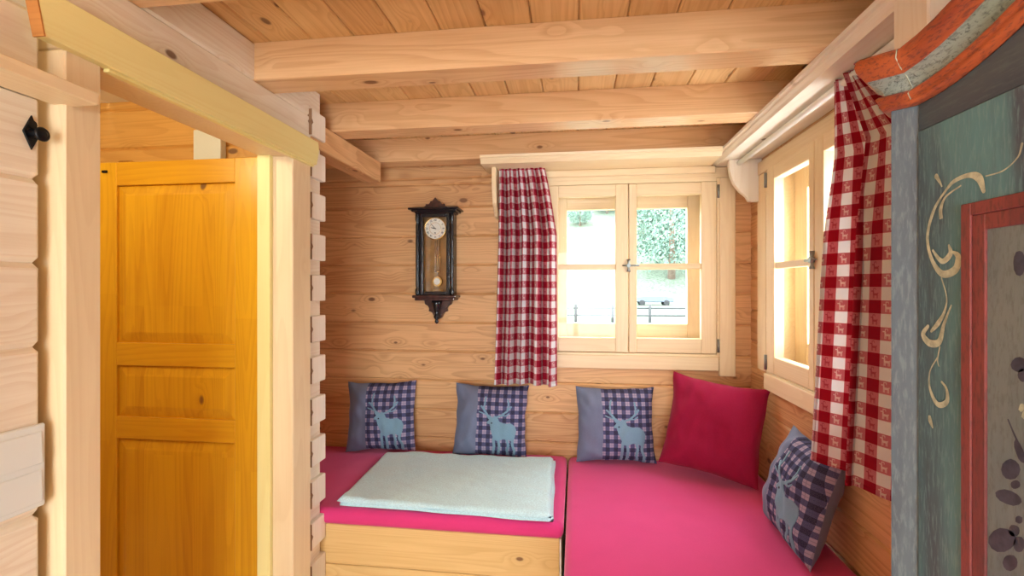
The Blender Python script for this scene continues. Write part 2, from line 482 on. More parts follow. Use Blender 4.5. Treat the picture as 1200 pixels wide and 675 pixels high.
# ceiling beams on a 0.575 m rhythm
BEAMS = [(1.04, XL - 0.02), (1.62, XL - 0.02), (2.20, AL), (2.77, AL)]
texts = ['thick pine ceiling beam nearest the camera, only its left end in the frame',
         'large knotty pine ceiling beam, foremost of those crossing the whole picture',
         'pine ceiling beam with pale underside, second one before the window wall',
         'pine ceiling beam lying directly above the curtain board at the window wall']
for (y, x0), tx in zip(BEAMS, texts):
    o = MB().box((x0, y, 2.25), (XR + 0.02, y + 0.126, CZ + 0.003), 0.004, 0.35 + 0.1 * random.random()).build('ceiling_beam', M['beam'])
    tag(o, tx, 'beam', 'beams under the ceiling')
o = MB().box((XL - 0.1, 2.0, 2.128), (XL, 2.77, 2.246), 0.004).build('tie_log', M['logY'])
tag(o, 'short log running from the partition corner towards the window wall', 'beam')

# ---------------------------------------------------------------- door opening and casing in the left wall
mb = MB()
mb.box((XL - 0.11, 0.937, 0), (-1.12, 1.022, 2.03), 0.004)
mb.box((XL - 0.11, 1.812, 0), (-1.12, 1.945, 2.03), 0.004)
mb.box((XL - 0.11, 0.937, 2.03), (-1.135, 1.945, 2.10), 0.003)
mb.box((XL - 0.03, 0.937, 2.03), (-1.121, 1.03, 2.14), 0.003)
struct(mb.build('trim_3', M['trimZ']))
mb = MB()
mb.prism([(0.860, 2.127), (0.880, 2.026), (1.955, 2.026), (1.975, 2.09), (1.968, 2.127)], 'X', -1.125, -1.098, 0.002)
mb.box((-1.125, 1.03, 2.018), (-1.108, 1.95, 2.026), 0.001)
struct(mb.build('trim_4', M['yelY']))
struct(MB().prism([(0.8575, 2.1275), (0.8775, 2.0255), (0.881, 2.0255), (0.861, 2.1275)], 'X', -1.1255, -1.0975).build('trim_5', wood('end_grain', (0.62, 0.27, 0.07), (0.45, 0.16, 0.04), 'X', 0.5, 0.0)))

# door leaf standing open into the hall
d = bpy.data.objects.new('door_1', None); C.objects.link(d); d.location = (-1.265, 1.835, 0); struct(d)
def DW(mb, name, mat): return local(mb.build(name, mat), d)
dx0, dx1, dy0, dy1 = -2.03, -1.272, 1.83, 1.87
mb = MB()
mb.box((-1.388, dy0, 0.01), (dx1, dy1, 2.035), 0.003, 0.5)
mb.box((dx0, dy0, 0.01), (-1.935, dy1, 2.035), 0.003, 0.4)
DW(mb, 'stile', M['door'])
mb = MB()
for z0, z1 in [(1.935, 2.034), (1.172, 1.268), (0.862, 0.955), (0.01, 0.2)]:
    mb.box((-1.936, dy0 + 0.001, z0), (-1.387, dy1 - 0.001, z1), 0.002)
o = DW(mb, 'rail', wood('honey_rail', (0.78, 0.40, 0.02), (0.58, 0.23, 0.01), 'X', 0.28, 0.03, 0.05, grain=0.7))
def raised(x0, x1, z0, z1):
    b = 0.045
    t = bmesh.new()
    O = [(x0, z0), (x1, z0), (x1, z1), (x0, z1)]; I = [(x0 + b, z0 + b), (x1 - b, z0 + b), (x1 - b, z1 - b), (x0 + b, z1 - b)]
    rings = []
    for pts, y in ((O, dy1 - 0.012), (O, dy0 + 0.014), (I, dy0 + 0.003)):
        rings.append([t.verts.new((p[0], y, p[1])) for p in pts])
    for a, c_ in zip(rings, rings[1:]):
        for k in range(4): t.faces.new([a[k], a[(k + 1) % 4], c_[(k + 1) % 4], c_[k]])
    t.faces.new(rings[-1]); t.faces.new(rings[0][::-1])
    bmesh.ops.recalc_face_normals(t, faces=t.faces)
    return MB().merge(t, 0.45)
for z0, z1 in [(1.268, 1.935), (0.955, 1.172), (0.2, 0.862)]:
    DW(raised(-1.935, -1.388, z0, z1), 'door_panel', M['door'])
for z in (1.93, 1.13, 0.25):
    DW(MB().tube([(-1.258, 1.822, z - 0.045), (-1.258, 1.822, z + 0.045)], 0.008), 'hinge', M['brass'])
DW(MB().box((-1.998, 1.822, 1.99), (-1.975, 1.829, 2.0), 0.001), 'strike_plate', M['iron'])
DW(MB().box((-1.93, 1.835, 2.0345), (-1.87, 1.86, 2.041), 0.001), 'top_guard', M['brass'])
d2 = MB().box((XL - 0.11, 1.79, 0.01), (XL - 0.055, 1.812, 2.03), 0.002).build('trim_6', M['yelZ']); struct(d2)

# ---------------------------------------------------------------- box windows
def window(name, wall, uc, zb, zt, zbar, trims):
    e = bpy.data.objects.new(name, None); C.objects.link(e); struct(e)
    e.location = (uc, YB, zb) if wall == 'Y' else (XR, uc, zb)
    G = 'X' if wall == 'Y' else 'Y'
    def bx(mb, u0, u1, z0, z1, w0, w1, bev=0.003, v=None):
        if wall == 'Y': mb.box((uc + u0, YB + w0, z0), (uc + u1, YB + w1, z1), bev, v)
        else: mb.box((XR + w0, uc + u0, z0), (XR + w1, uc + u1, z1), bev, v)
        return mb
    def put(mb, nm, m, par=None):
        o = local(mb.build(nm, m), e)
        if par: o.parent = par
        return o
    def pt(u, w_, z): return (uc + u, YB + w_, z) if wall == 'Y' else (XR + w_, uc + u, z)
    # fixed frame in the wall
    mb = MB()
    for s in (-1, 1): bx(mb, *sorted((s * 0.503, s * 0.53)), zb - 0.02, zt + 0.02, -0.016, 0.16, 0.002)
    bx(mb, -0.503, 0.503, zt, zt + 0.03, -0.016, 0.16, 0.002); bx(mb, -0.503, 0.503, zb - 0.02, zb - 0.001, -0.016, 0.16, 0.002)
    put(mb, 'frame', M['trim' + G])
    for (u0, u1, z0, z1, w0) in trims:
        put(bx(MB(), u0, u1, z0, z1, w0, 0.004), 'casing_board', M['trimZ'] if z1 - z0 > u1 - u0 else M['trim' + G])
    for s in (-1, 1):
        def br(mb, a, b, z0, z1, w0, w1, bev=0.003): return bx(mb, *sorted((s * a, s * b)), z0, z1, w0, w1, bev)
        gl = 0.047 if s > 0 else 0.075
        # inner sash
        mb = MB(); br(mb, 0.003, gl, zb + 0.003, zt - 0.003, -0.022, 0.026); br(mb, 0.415, 0.50, zb + 0.003, zt - 0.003, -0.022, 0.026)
        sash = put(mb, 'inner_sash', M['trimZ'])
        mb = MB(); br(mb, gl, 0.415, zt - 0.072, zt - 0.003, -0.021, 0.025); br(mb, gl, 0.415, zb + 0.003, zb + 0.088, -0.021, 0.025)
        br(mb, gl, 0.415, zbar - 0.016, zbar + 0.016, -0.014, 0.02)
        put(mb, 'sash_rail', M['trim' + G], sash)
        mb = MB(); br(mb, gl, 0.415, zb + 0.088, zt - 0.072, 0.004, 0.008, 0); put(mb, 'glass_pane', M['glass'], sash)
        for z in (zb + 0.05, zt - 0.06):
            put(MB().tube([pt(s * 0.508, -0.027, z - 0.038), pt(s * 0.508, -0.027, z + 0.038)], 0.007, 10), 'hinge', M['steel'], sash)
        # outer sash
        mb = MB(); br(mb, 0.003, 0.065, zb + 0.003, zt - 0.003, 0.112, 0.155); br(mb, 0.365, 0.50, zb + 0.003, zt - 0.003, 0.112, 0.155)
        so = put(mb, 'outer_sash', M['trimZ'])
        mb = MB(); br(mb, 0.065, 0.365, zt - 0.13, zt - 0.003, 0.113, 0.154); br(mb, 0.065, 0.365, zb + 0.003, zb + 0.165, 0.113, 0.154)
        br(mb, 0.065, 0.365, zbar - 0.014, zbar + 0.014, 0.12, 0.15)
        put(mb, 'sash_rail', M['trim' + G], so)
        mb = MB(); br(mb, 0.065, 0.365, zb + 0.165, zt - 0.13, 0.132, 0.136, 0); put(mb, 'glass_pane', M['glass'], so)
    # cross-shaped latch on the meeting stiles
    mb = MB()
    q = -0.03
    mb.tube([pt(-0.035, q, zbar + 0.005), pt(0.06, q, zbar + 0.005)], [0.004, 0.006], 10)
    mb.tube([pt(0.0, q, zbar - 0.032), pt(0.0, q, zbar - 0.015), pt(0, q, zbar + 0.02), pt(0.0, q, zbar + 0.042)], [0.012, 0.006, 0.006, 0.012], 12)
    mb.tube([pt(0.0, -0.018, zbar + 0.005), pt(0.0, q - 0.012, zbar + 0.005)], 0.012, 14)
    put(mb, 'latch', M['steel'])
    return e

window('window_1', 'Y', 0.31, 1.115, 2.12, 1.628,
       [(0.515, 0.604, 0.988, 2.14, -0.024), (-0.62, 0.51, 1.02, 1.10, -0.03), (-0.62, 0.62, 2.142, 2.2, -0.018), (-0.604, -0.53, 1.1, 2.14, -0.02)])
window('window_2', 'X', 2.17, 1.065, 2.12, 1.612,
       [(0.53, 0.65, 1.06, 2.11, -0.018), (-0.62, 0.52, 0.975, 1.058, -0.032), (-0.65, 0.65, 2.112, 2.18, -0.022), (-0.65, -0.53, 1.0, 2.11, -0.018)])
# unseen glazed opening, added behind the camera to brighten the room
e = bpy.data.objects.new('added_fill_window', None); C.objects.link(e); e.location = (0, YF, 0); struct(e)
mb = MB()
for x in (-0.85, -0.04, 0.77): mb.box((x, YF - 0.1, 0), (x + 0.08, YF, 2.2))
for z in (0, 0.9, 2.12): mb.box((-0.77, YF - 0.09, z), (0.77, YF - 0.01, z + 0.08))
local(mb.build('frame', M['trimZ']), e)
local(MB().box((-0.77, YF - 0.055, 0.08), (0.77, YF - 0.05, 2.12), 0).build('glass_pane', M['glass']), e)

# ---------------------------------------------------------------- curtain boards, brackets, rods
t = thing('curtain_board', 'long whitish curtain board running above the side window', 'shelf', (XR, 2.0, 2.205))
W(MB().prism([(0.773, 2.249), (0.776, 2.238), (0.786, 2.234), (0.787, 2.226), (0.797, 2.216), (0.803, 2.205), (XR, 2.205), (XR, 2.249)], 'Y', 0.9, YB, v=.5), 'board', M['paleY'], t)
arc = [(0.835, 2.205), (0.835, 2.16), (0.842, 2.12), (0.858, 2.075), (0.89, 2.03), (0.925, 2.0), (0.938, 1.975), (0.95, 1.972), (XR, 1.972), (XR, 2.205)]
W(MB().prism(arc, 'Y', 2.80, 2.835, 0.003), 'bracket', M['paleZ'], t)
W(MB().prism(arc, 'Y', 1.05, 1.085, 0.003), 'bracket', M['paleZ'], t)
t = thing('curtain_board', 'short pale curtain board with moulded front edge above the window with the clock beside it', 'shelf', (0.15, YB, 2.2))
W(MB().prism([(2.690, 2.249), (2.693, 2.236), (2.703, 2.232), (2.704, 2.224), (2.714, 2.214), (2.720, 2.205), (YB, 2.205), (YB, 2.249)], 'X', -0.536, 0.772, v=.3), 'board', M['trimX'], t)
W(MB().box((-0.50, 2.93, 2.165), (0.80, 2.952, 2.205), 0.004), 'batten', M['trimX'], t)
W(MB().prism([(YB, 1.925), (2.90, 1.93), (2.83, 2.0), (2.80, 2.09), (2.795, 2.205), (YB, 2.205)], 'X', -0.487, -0.462, 0.002), 'bracket', M['trimZ'], t)
tag(MB().tube([(0.888, 1.09, 2.184), (0.888, 2.80, 2.184)], 0.014, 16).build('curtain_rod', M['whitepaint']), 'round white curtain rod under the board of the side window', 'rod')

# ---------------------------------------------------------------- gingham curtains
def curtain(parent_name, path, ztop, zbot, cloth_w, nx, nz, label):
    """path(s, h) -> world (x, y); s 0..1 across, h 0 top..1 hem."""
    arc_ = [0.0]
    def grid(z0, z1, h0, h1, off=0.0, n=nz):
        t = bmesh.new(); uvl = t.loops.layers.uv.new('cloth'); g = []
        for j in range(n + 1):
            h = h0 + (h1 - h0) * j / n; row = []
            for i in range(nx + 1):
                s = i / nx; x, y = path(s, h, off)
                zz = z0 + (z1 - z0) * j / n
                row.append(t.verts.new((x, y, zz + 0.004 * math.sin(9 * s + 3) * h)))
            g.append(row)
        for j in range(n):
            for i in range(nx):
                f = t.faces.new([g[j][i], g[j][i + 1], g[j + 1][i + 1], g[j + 1][i]]); f.smooth = True
                for lp, (a, b) in zip(f.loops, ((i, j), (i + 1, j), (i + 1, j + 1), (i, j + 1))):
                    lp[uvl].uv = (arc_[a], z0 + (z1 - z0) * b / n)
        return t
    pts_ = [Vector(path(i / nx, 0.6, 0)) for i in range(nx + 1)]
    for p_, q_ in zip(pts_, pts_[1:]): arc_.append(arc_[-1] + (q_ - p_).length)
    me = bpy.data.meshes.new(parent_name); t = grid(ztop, zbot, 0, 1); t.to_mesh(me); t.free(); me.materials.append(M['gingham'])
    o = bpy.data.objects.new(parent_name, me); C.objects.link(o)
    md = o.modifiers.new('thickness', 'SOLIDIFY'); md.thickness = 0.0016; md.offset = 0
    tag(o, label, 'curtain')
    me = bpy.data.meshes.new('hem'); t = grid(zbot + 0.012, zbot - 0.003, 0.99, 1, 0.0, 1); t.to_mesh(me); t.free(); me.materials.append(M['gingham'])
    hm = bpy.data.objects.new('hem', me); C.objects.link(hm); hm.parent = o
    md = hm.modifiers.new('thickness', 'SOLIDIFY'); md.thickness = 0.004; md.offset = 0
    return o

def back_path(s, h, off):
    lx = -0.452 + (-0.485 + 0.452) * h ** 1.5
    rx = -0.185 + 0.070 * min(1, h * 3.2) ** 0.8
    ph = s * 2 * math.pi * 4.6 + 0.8 * math.sin(3 * s)
    A = 0.014 + 0.024 * min(1, h * 4)
    tight = 1.0 if h > 0.035 else 0.5
    x = lx + (rx - lx) * s + 0.007 * math.sin(ph * 2 + 1) * (0.3 + h)
    y = 2.853 - A * tight * math.sin(ph + 0.5 * h * math.sin(5 * s)) - 0.006 * math.sin(ph * 2.3 + 2) + off
    return x, y
curtain('gingham_curtain', back_path, 2.212, 0.935, 0.56, 160, 90, 'red and white gingham curtain between the wall clock and the window')

def side_path(s, h, off):
    y0 = 1.80 + 0.15 * h ** 1.1; y1 = 1.63 - 0.33 * min(1, h * 5)
    ph = s * 2 * math.pi * 2.7 + 0.3
    A = 0.016 + 0.036 * min(1, h * 2.5)
    y = y0 + (y1 - y0) * s + 0.03 * math.sin(ph * 2 + 0.6) * min(1, h * 2)
    x = 0.886 + A * math.cos(ph + 0.25 * h) + 0.008 * math.sin(ph * 2.7) - 0.01 * h + off
    return x, y
curtain('gingham_curtain', side_path, 2.20, 0.895, 0.86, 220, 90, 'red and white deer print gingham curtain hanging beside the painted wardrobe')

# ---------------------------------------------------------------- corner bench
def soft_slab(x0, x1, y0, y1, z0, z1, r, amp=0.003, n=60, name=None):
    """Cushion slab: rounded edges, gently uneven top."""
    t = bmesh.new(); bmesh.ops.create_cube(t, size=1)
    for v in t.verts: v.co = Vector(((x0 + x1) / 2 + v.co.x * (x1 - x0), (y0 + y1) / 2 + v.co.y * (y1 - y0), (z0 + z1) / 2 + v.co.z * (z1 - z0)))
    bmesh.ops.bevel(t, geom=list(t.edges), offset=r, segments=6, affect='EDGES', profile=0.5)
    for k in range(1, n):
        xx = x0 + (x1 - x0) * k / n
        bmesh.ops.bisect_plane(t, geom=t.verts[:] + t.edges[:] + t.faces[:], plane_co=(xx, 0, 0), plane_no=(1, 0, 0))
        yy = y0 + (y1 - y0) * k / n
        bmesh.ops.bisect_plane(t, geom=t.verts[:] + t.edges[:] + t.faces[:], plane_co=(0, yy, 0), plane_no=(0, 1, 0))
    for v in t.verts:
        if v.co.z > (z0 + z1) / 2:
            v.co.z += amp * (noise.noise(v.co * 3.0) + 0.5 * noise.noise(v.co * 9.0)) - amp * 0.5
    for f in t.faces: f.smooth = True
    return MB().merge(t)

b = thing('corner_bench', 'low pine box bench under the left cushion pad', 'bench', (-1.0, 2.5, 0))
W(MB().box((AL + 0.005, 2.105, 0.236), (-0.070, 2.128, 0.418), 0.003).box((AL + 0.005, 2.105, 0.05), (-0.070, 2.128, 0.234), 0.003), 'front_board', M['bench'], b)
W(MB().box((-0.069, 2.104, 0.0), (-0.062, 2.9, 0.418), 0.001), 'edge_strip', M['whitepaint'], b)['label'] = 'white painted edge strip'
W(MB().box((AL + 0.005, 2.128, 0.395), (-0.07, 2.955, 0.417), 0.001), 'seat_board', M['bench'], b)
W(MB().box((AL + 0.005, 2.13, 0.0), (AL + 0.03, 2.955, 0.395), 0.001), 'end_board', M['bench'], b)
W(MB().box((-0.10, 2.13, 0.0), (-0.07, 2.955, 0.395), 0.001), 'end_board', M['bench'], b)
tag(soft_slab(AL + 0.01, -0.052, 2.088, 2.955, 0.418, 0.492, 0.030, 0.004, 40).build('seat_pad', M['pink']), 'raspberry pink seat pad with a folded blanket lying on it', 'mattress')
b = thing('corner_bench', 'wide pine bench base carrying the large pink mattress below the side window', 'bench', (0.5, 2.0, 0))
W(MB().box((-0.03, 1.02, 0), (-0.005, 2.95, 0.375), 0.002).box((-0.005, 1.02, 0), (0.995, 1.045, 0.375), 0.002).box((0.97, 1.045, 0), (0.995, 2.95, 0.375), 0.002), 'side_board', M['bench'], b)
W(MB().box((-0.005, 1.045, 0.355), (0.97, 2.95, 0.375), 0.001), 'slatted_base', M['bench'], b)
tag(soft_slab(-0.042, 0.998, 1.0, 2.955, 0.376, 0.493, 0.035, 0.004, 40).build('mattress', M['pink']), 'large raspberry pink mattress filling the corner below the side window', 'mattress')

# folded blanket
def blanket():
    P00, P10, P11, P01 = Vector((-1.085, 2.115)), Vector((-0.098, 2.078)), Vector((-0.125, 2.80)), Vector((-1.115, 2.77))
    mb = MB(); n, m = 60, 44
    def layer(zb, th, seed, inset, shift):
        t = bmesh.new(); top = []; bot = []
        for j in range(m + 1):
            ra, rb = [], []
            for i in range(n + 1):
                u, v = i / n, j / m
                p = (P00 * (1 - u) + P10 * u) * (1 - v) + (P01 * (1 - u) + P11 * u) * v
                ctr = (P00 + P11) / 2; p = ctr + (p - ctr) * (1 - inset) + Vector(shift)
                q = Vector((p.x * 3, p.y * 3, seed))
                edge = Vector((noise.noise(q * 2), noise.noise(q * 2 + Vector((9, 9, 9)))))
                p = p + edge * 0.007
                dx = min(u, 1 - u) * 0.99; dy = min(v, 1 - v) * 0.74
                e = min(1, min(dx, dy) / 0.016); prof = math.sqrt(max(0, 1 - (1 - e) ** 2))
                wr = 0.007 * noise.noise(Vector((p.x * 7, p.y * 5, seed))) + 0.003 * noise.noise(Vector((p.x * 22 + p.y * 9, p.y * 14, seed)))
                wr += 0.010 * max(0, noise.noise(Vector((p.x * 3.1, p.y * 12 + p.x * 5, seed + 4)))) 
                mid = zb + th / 2
                ra.append(t.verts.new((p.x, p.y, mid + prof * (th / 2 + wr))))
                rb.append(t.verts.new((p.x, p.y, mid - prof * th / 2)) if 0 < i < n and 0 < j < m else ra[-1])
            top.append(ra); bot.append(rb)
        for j in range(m):
            for i in range(n):
                f = t.faces.new([top[j][i], top[j][i + 1], top[j + 1][i + 1], top[j + 1][i]]); f.smooth = True
                q = [bot[j][i], bot[j + 1][i], bot[j + 1][i + 1], bot[j][i + 1]]
                f = t.faces.new(q); f.smooth = True
        mb.merge(t)
    layer(0.4925, 0.016, 1.0, 0.004, (0.003, 0.002))
    layer(0.503, 0.011, 5.0, 0.001, (0.007, 0.0))
    layer(0.510, 0.021, 9.0, 0.002, (-0.002, -0.002))
    return tag(mb.build('folded_blanket', M['blanket']), 'pale aqua fleece blanket folded flat on the left seat pad', 'blanket')
blanket()

# ---------------------------------------------------------------- cushions
DEER_BODY = [(272, 226), (285, 236), (300, 222), (318, 240), (322, 254), (345, 263), (385, 262), (405, 275), (414, 298), (408, 330), (402, 352), (385, 352), (370, 345), (345, 348), (318, 358), (300, 352), (290, 330), (277, 300), (270, 270), (266, 262)]
DEER_STROKES = [([(292, 240), (262, 222), (236, 190), (222, 175)], 5), ([(236, 190), (240, 150), (246, 125)], 4), ([(262, 222), (240, 215), (215, 205)], 3),
                ([(300, 236), (335, 222), (362, 200), (380, 175)], 5), ([(362, 200), (366, 165), (362, 140)], 4), ([(335, 222), (358, 224), (375, 212)], 3),
                ([(284, 245), (268, 236), (262, 228)], 5), ([(276, 250), (262, 262)], 7),
                ([(296, 345), (296, 390), (290, 438)], 6.5), ([(322, 350), (324, 390), (316, 436)], 6.5), ([(366, 345), (372, 375), (362, 405), (364, 438)], 6.5), ([(398, 340), (392, 375), (400, 405), (394, 436)], 6.5)]
def _seg(px, py, a, b):
    dx, dy = b[0] - a[0], b[1] - a[1]; L = dx * dx + dy * dy or 1
    s = max(0, min(1, ((px - a[0]) * dx + (py - a[1]) * dy) / L))
    return math.hypot(px - a[0] - s * dx, py - a[1] - s * dy)
def in_deer(px, py):
    ins = False; n = len(DEER_BODY)
    for i in range(n):
        (x0, y0), (x1, y1) = DEER_BODY[i], DEER_BODY[i - 1]
        if (y0 > py) != (y1 > py) and px < (x1 - x0) * (py - y0) / (y1 - y0) + x0: ins = not ins
    if ins: return True
    return any(_seg(px, py, a, b) < r for st, r in DEER_STROKES for a, b in zip(st, st[1:]))

def pil(u, v, w_, h_, T, seed, side):
    x = w_ / 2 * u * (1 - 0.075 * (1 - v * v)); z = h_ / 2 * v * (1 - 0.075 * (1 - u * u)) + h_ / 2
    k = max(0.0, (1 - abs(u) ** 3.2) * (1 - abs(v) ** 3.2)) ** 0.62
    wr = noise.noise(Vector((u * 1.7 + seed, v * 1.7, seed * 3))) * 0.016 + noise.noise(Vector((u * 5 + seed, v * 3, seed))) * 0.010
    e = max(0, 1 - k)
    wr += 0.004 * math.sin((u + v) * 14 + seed) * e * (1 if k > 0 else 0)
    y = (T / 2 * k + wr * min(1, k * 2.2)) * (0.85 if side < 0 else 1)
    x += 0.006 * noise.noise(Vector((v * 3, seed, 1))); z += 0.006 * noise.noise(Vector((u * 3, seed, 2)))
    return Vector((x, -side * y, z))

def pillow_mesh(name, mat, parent, w_, h_, T, seed, side, u0, u1, nu, nv=44, lift=0.0):
    t = bmesh.new(); uvl = t.loops.layers.uv.new('cloth'); g = []
    for j in range(nv + 1):
        g.append([t.verts.new(pil(u0 + (u1 - u0) * i / nu, -1 + 2 * j / nv, w_, h_, T, seed, side)) for i in range(nu + 1)])
    for j in range(nv):
        for i in range(nu):
            vs = [g[j][i], g[j][i + 1], g[j + 1][i + 1], g[j + 1][i]]
            if side < 0: vs.reverse()
            f = t.faces.new(vs); f.smooth = True
            for lp in f.loops: lp[uvl].uv = (lp.vert.co.x + 0.5, lp.vert.co.z)
    me = bpy.data.meshes.new(name); t.to_mesh(me); t.free(); me.materials.append(mat)
    o = bpy.data.objects.new(name, me); C.objects.link(o); o.parent = parent
    return o

def deer_mesh(parent, w_, h_, T, seed):
    N = 170; t = bmesh.new(); vs = {}
    def V_(i, j):
        if (i, j) not in vs:
            u, v = -1 + 2 * i / N, -1 + 2 * j / N
            p = pil(u, v, w_, h_, T, seed, 1); vs[(i, j)] = t.verts.new(p + Vector((0, -0.0022, 0)))
        return vs[(i, j)]
    for i in range(N):
        for j in range(N):
            u, v = -1 + 2 * (i + .5) / N, -1 + 2 * (j + .5) / N
            if in_deer(80 + (u + 1) / 2 * 380, 65 + (1 - v) / 2 * 375):
                f = t.faces.new([V_(i, j), V_(i + 1, j), V_(i + 1, j + 1), V_(i, j + 1)]); f.smooth = True
    me = bpy.data.meshes.new('stag_applique'); t.to_mesh(me); t.free(); me.materials.append(M['deer'])
    o = bpy.data.objects.new('stag_applique', me); C.objects.link(o); o.parent = parent
    md = o.modifiers.new('thickness', 'SOLIDIFY'); md.thickness = 0.002; md.offset = -1
    e = pil((282 - 80) / 190 - 1, 1 - 2 * (262 - 65) / 375, w_, h_, T, seed, 1)
    ey = MB().lathe([(0.0045, -0.0045), (0.0045, -0.001)], e, 'Y', 10).build('eye', M['deer_dark']); ey.parent = parent

def stag_cushion(loc, rot, w_, h_, T, seed, label, split=-0.36):
    t = thing('scatter_cushion', label, 'cushion', loc, rot, 'stag cushions on the corner bench')
    pillow_mesh('side_panel', M['grey'], t, w_, h_, T, seed, 1, -1, split, 18)['label'] = 'plain grey wool panel'
    pillow_mesh('plaid_panel', M['plaid'], t, w_, h_, T, seed, 1, split, 1, 34)['label'] = 'navy checked front panel'
    pillow_mesh('back_cover', M['grey'], t, w_, h_, T, seed, -1, -1, 1, 44)
    deer_mesh(t, w_, h_, T, seed)
    return t
stag_cushion((-1.180, 2.840, 0.501), (R(-10), R(-2), R(5)), 0.435, 0.425, 0.18, 1.3, 'leftmost stag cushion, darkest one, leaning on the logs by the partition')
stag_cushion((-0.507, 2.832, 0.501), (R(-11), R(1.5), R(4)), 0.445, 0.425, 0.18, 4.1, 'blue checked stag cushion directly behind the folded blanket, below the gingham curtain')
stag_cushion((0.228, 2.845, 0.497), (R(-11), R(0), R(2)), 0.455, 0.43, 0.18, 7.7, 'checked stag cushion with lilac grey side, standing next to the plain red cushion')
stag_cushion((0.822, 2.045, 0.500), (R(-15), R(1), R(-91)), 0.42, 0.42, 0.17, 11.2, 'nearest stag cushion, leaning on the side wall under the curtain by the wardrobe')
t = thing('scatter_cushion', 'large plain crimson cushion leaning in the corner under the windows', 'cushion', (0.668, 2.635, 0.527), (R(-17), R(6), R(-24)))
pillow_mesh('front_cover', M['red'], t, 0.49, 0.50, 0.19, 21.5, 1, -1, 1, 50)
pillow_mesh('back_cover', M['red'], t, 0.49, 0.50, 0.19, 21.5, -1, -1, 1, 50)

# ---------------------------------------------------------------- wall clock
ck = thing('wall_clock', 'dark antique pendulum clock hanging on the log wall left of the curtain', 'clock', (-0.848, YB, 1.28))
cx, cy = -0.848, YB
mb = MB()
mb.box((cx - 0.098, cy - 0.014, 1.455), (cx + 0.098, cy - 0.002, 1.955), 0.001)
W(mb, 'back_board', M['clockback'], ck)
mb = MB()
for s in (-1, 1): mb.box((cx + s * 0.104 - 0.006, cy - 0.10, 1.455), (cx + s * 0.104 + 0.006, cy - 0.002, 1.955), 0.001)
W(mb, 'side_panel', M['ebony'], ck)
mb = MB()
for s in (-1, 1):
    mb.lathe([(0.010, 1.455), (0.013, 1.465), (0.013, 1.49), (0.008, 1.5), (0.0105, 1.52), (0.0105, 1.88), (0.008, 1.90), (0.013, 1.915), (0.013, 1.945), (0.010, 1.955)], (cx + s * 0.108, cy - 0.108, 0), 'Z', 14)
W(mb, 'column', M['ebony'], ck)
dr = W(MB().box((cx - 0.094, cy - 0.116, 1.458), (cx - 0.074, cy - 0.10, 1.952), 0.003).box((cx + 0.074, cy - 0.116, 1.458), (cx + 0.094, cy - 0.10, 1.952), 0.003)
       .box((cx - 0.074, cy - 0.116, 1.458), (cx + 0.074, cy - 0.10, 1.478), 0.003).box((cx - 0.074, cy - 0.116, 1.93), (cx + 0.074, cy - 0.10, 1.952), 0.003), 'door', M['ebony'], ck)
g = W(MB().box((cx - 0.074, cy - 0.110, 1.478), (cx + 0.074, cy - 0.108, 1.93), 0), 'glass', M['cglass'], ck)
mb = MB()
mb.box((cx - 0.155, cy - 0.150, 1.972), (cx + 0.155, cy - 0.002, 1.984), 0.003)
mb.box((cx - 0.140, cy - 0.136, 1.962), (cx + 0.140, cy - 0.002, 1.973), 0.004)
mb.box((cx - 0.122, cy - 0.120, 1.953), (cx + 0.122, cy - 0.002, 1.963), 0.003)
W(mb, 'cornice', M['ebony'], ck)
cr = [(-0.075, 1.984), (-0.075, 1.992), (-0.062, 2.0), (-0.058, 2.012), (-0.042, 2.010), (-0.034, 2.018), (-0.030, 2.028), (-0.018, 2.030), (-0.010, 2.040), (0, 2.052)]
cr = cr + [(-x, z) for x, z in cr[-2::-1]]
W(MB().prism([(cx + x, z) for x, z in cr], 'Y', cy - 0.10, cy - 0.082, 0.002), 'crest', M['mahog'], ck)
mb = MB()
mb.box((cx - 0.134, cy - 0.135, 1.440), (cx + 0.134, cy - 0.002, 1.456), 0.004)
mb.box((cx - 0.122, cy - 0.122, 1.424), (cx + 0.122, cy - 0.002, 1.441), 0.004)
W(mb, 'base_board', M['mahog'], ck)
bt = [(-0.088, 1.424), (-0.084, 1.400), (-0.064, 1.388), (-0.056, 1.372), (-0.060, 1.356), (-0.040, 1.350), (-0.030, 1.336), (-0.024, 1.318), (-0.010, 1.308)]
bt = bt + [(-x, z) for x, z in bt[::-1]]
W(MB().prism([(cx + x, z) for x, z in bt], 'Y', cy - 0.04, cy - 0.004, 0.003), 'bracket', M['mahog'], ck)
W(MB().lathe([(0.002, 1.279), (0.010, 1.286), (0.014, 1.295), (0.008, 1.305), (0.018, 1.315), (0.020, 1.325), (0.012, 1.335), (0.018, 1.36), (0.03, 1.40), (0.034, 1.424)], (cx, cy - 0.062, 0), 'Z', 18), 'finial', M['ebony'], ck)
dz = 1.862
dl = W(MB().lathe([(0.064, -0.094), (0.064, -0.080)], (cx, cy, dz), 'Y', 40, smooth=False), 'dial', M['enamel'], ck)
def sub(mb, nm, mat): 
    o = local(mb.build(nm, mat), ck); o.parent = dl
    return o
sub(MB().tube([(cx + 0.066 * math.cos(k / 40 * 6.28318), cy - 0.095, dz + 0.066 * math.sin(k / 40 * 6.28318)) for k in range(40)], 0.0035, 8, closed=True), 'bezel', M['brass'])
sub(MB().tube([(cx + 0.036 * math.cos(k / 40 * 6.28318), cy - 0.0945, dz + 0.036 * math.sin(k / 40 * 6.28318)) for k in range(40)], 0.0012, 6, closed=True), 'inner_ring', M['brass'])
NUM = ['XII', 'I', 'II', 'III', 'IIII', 'V', 'VI', 'VII', 'VIII', 'IX', 'X', 'XI']
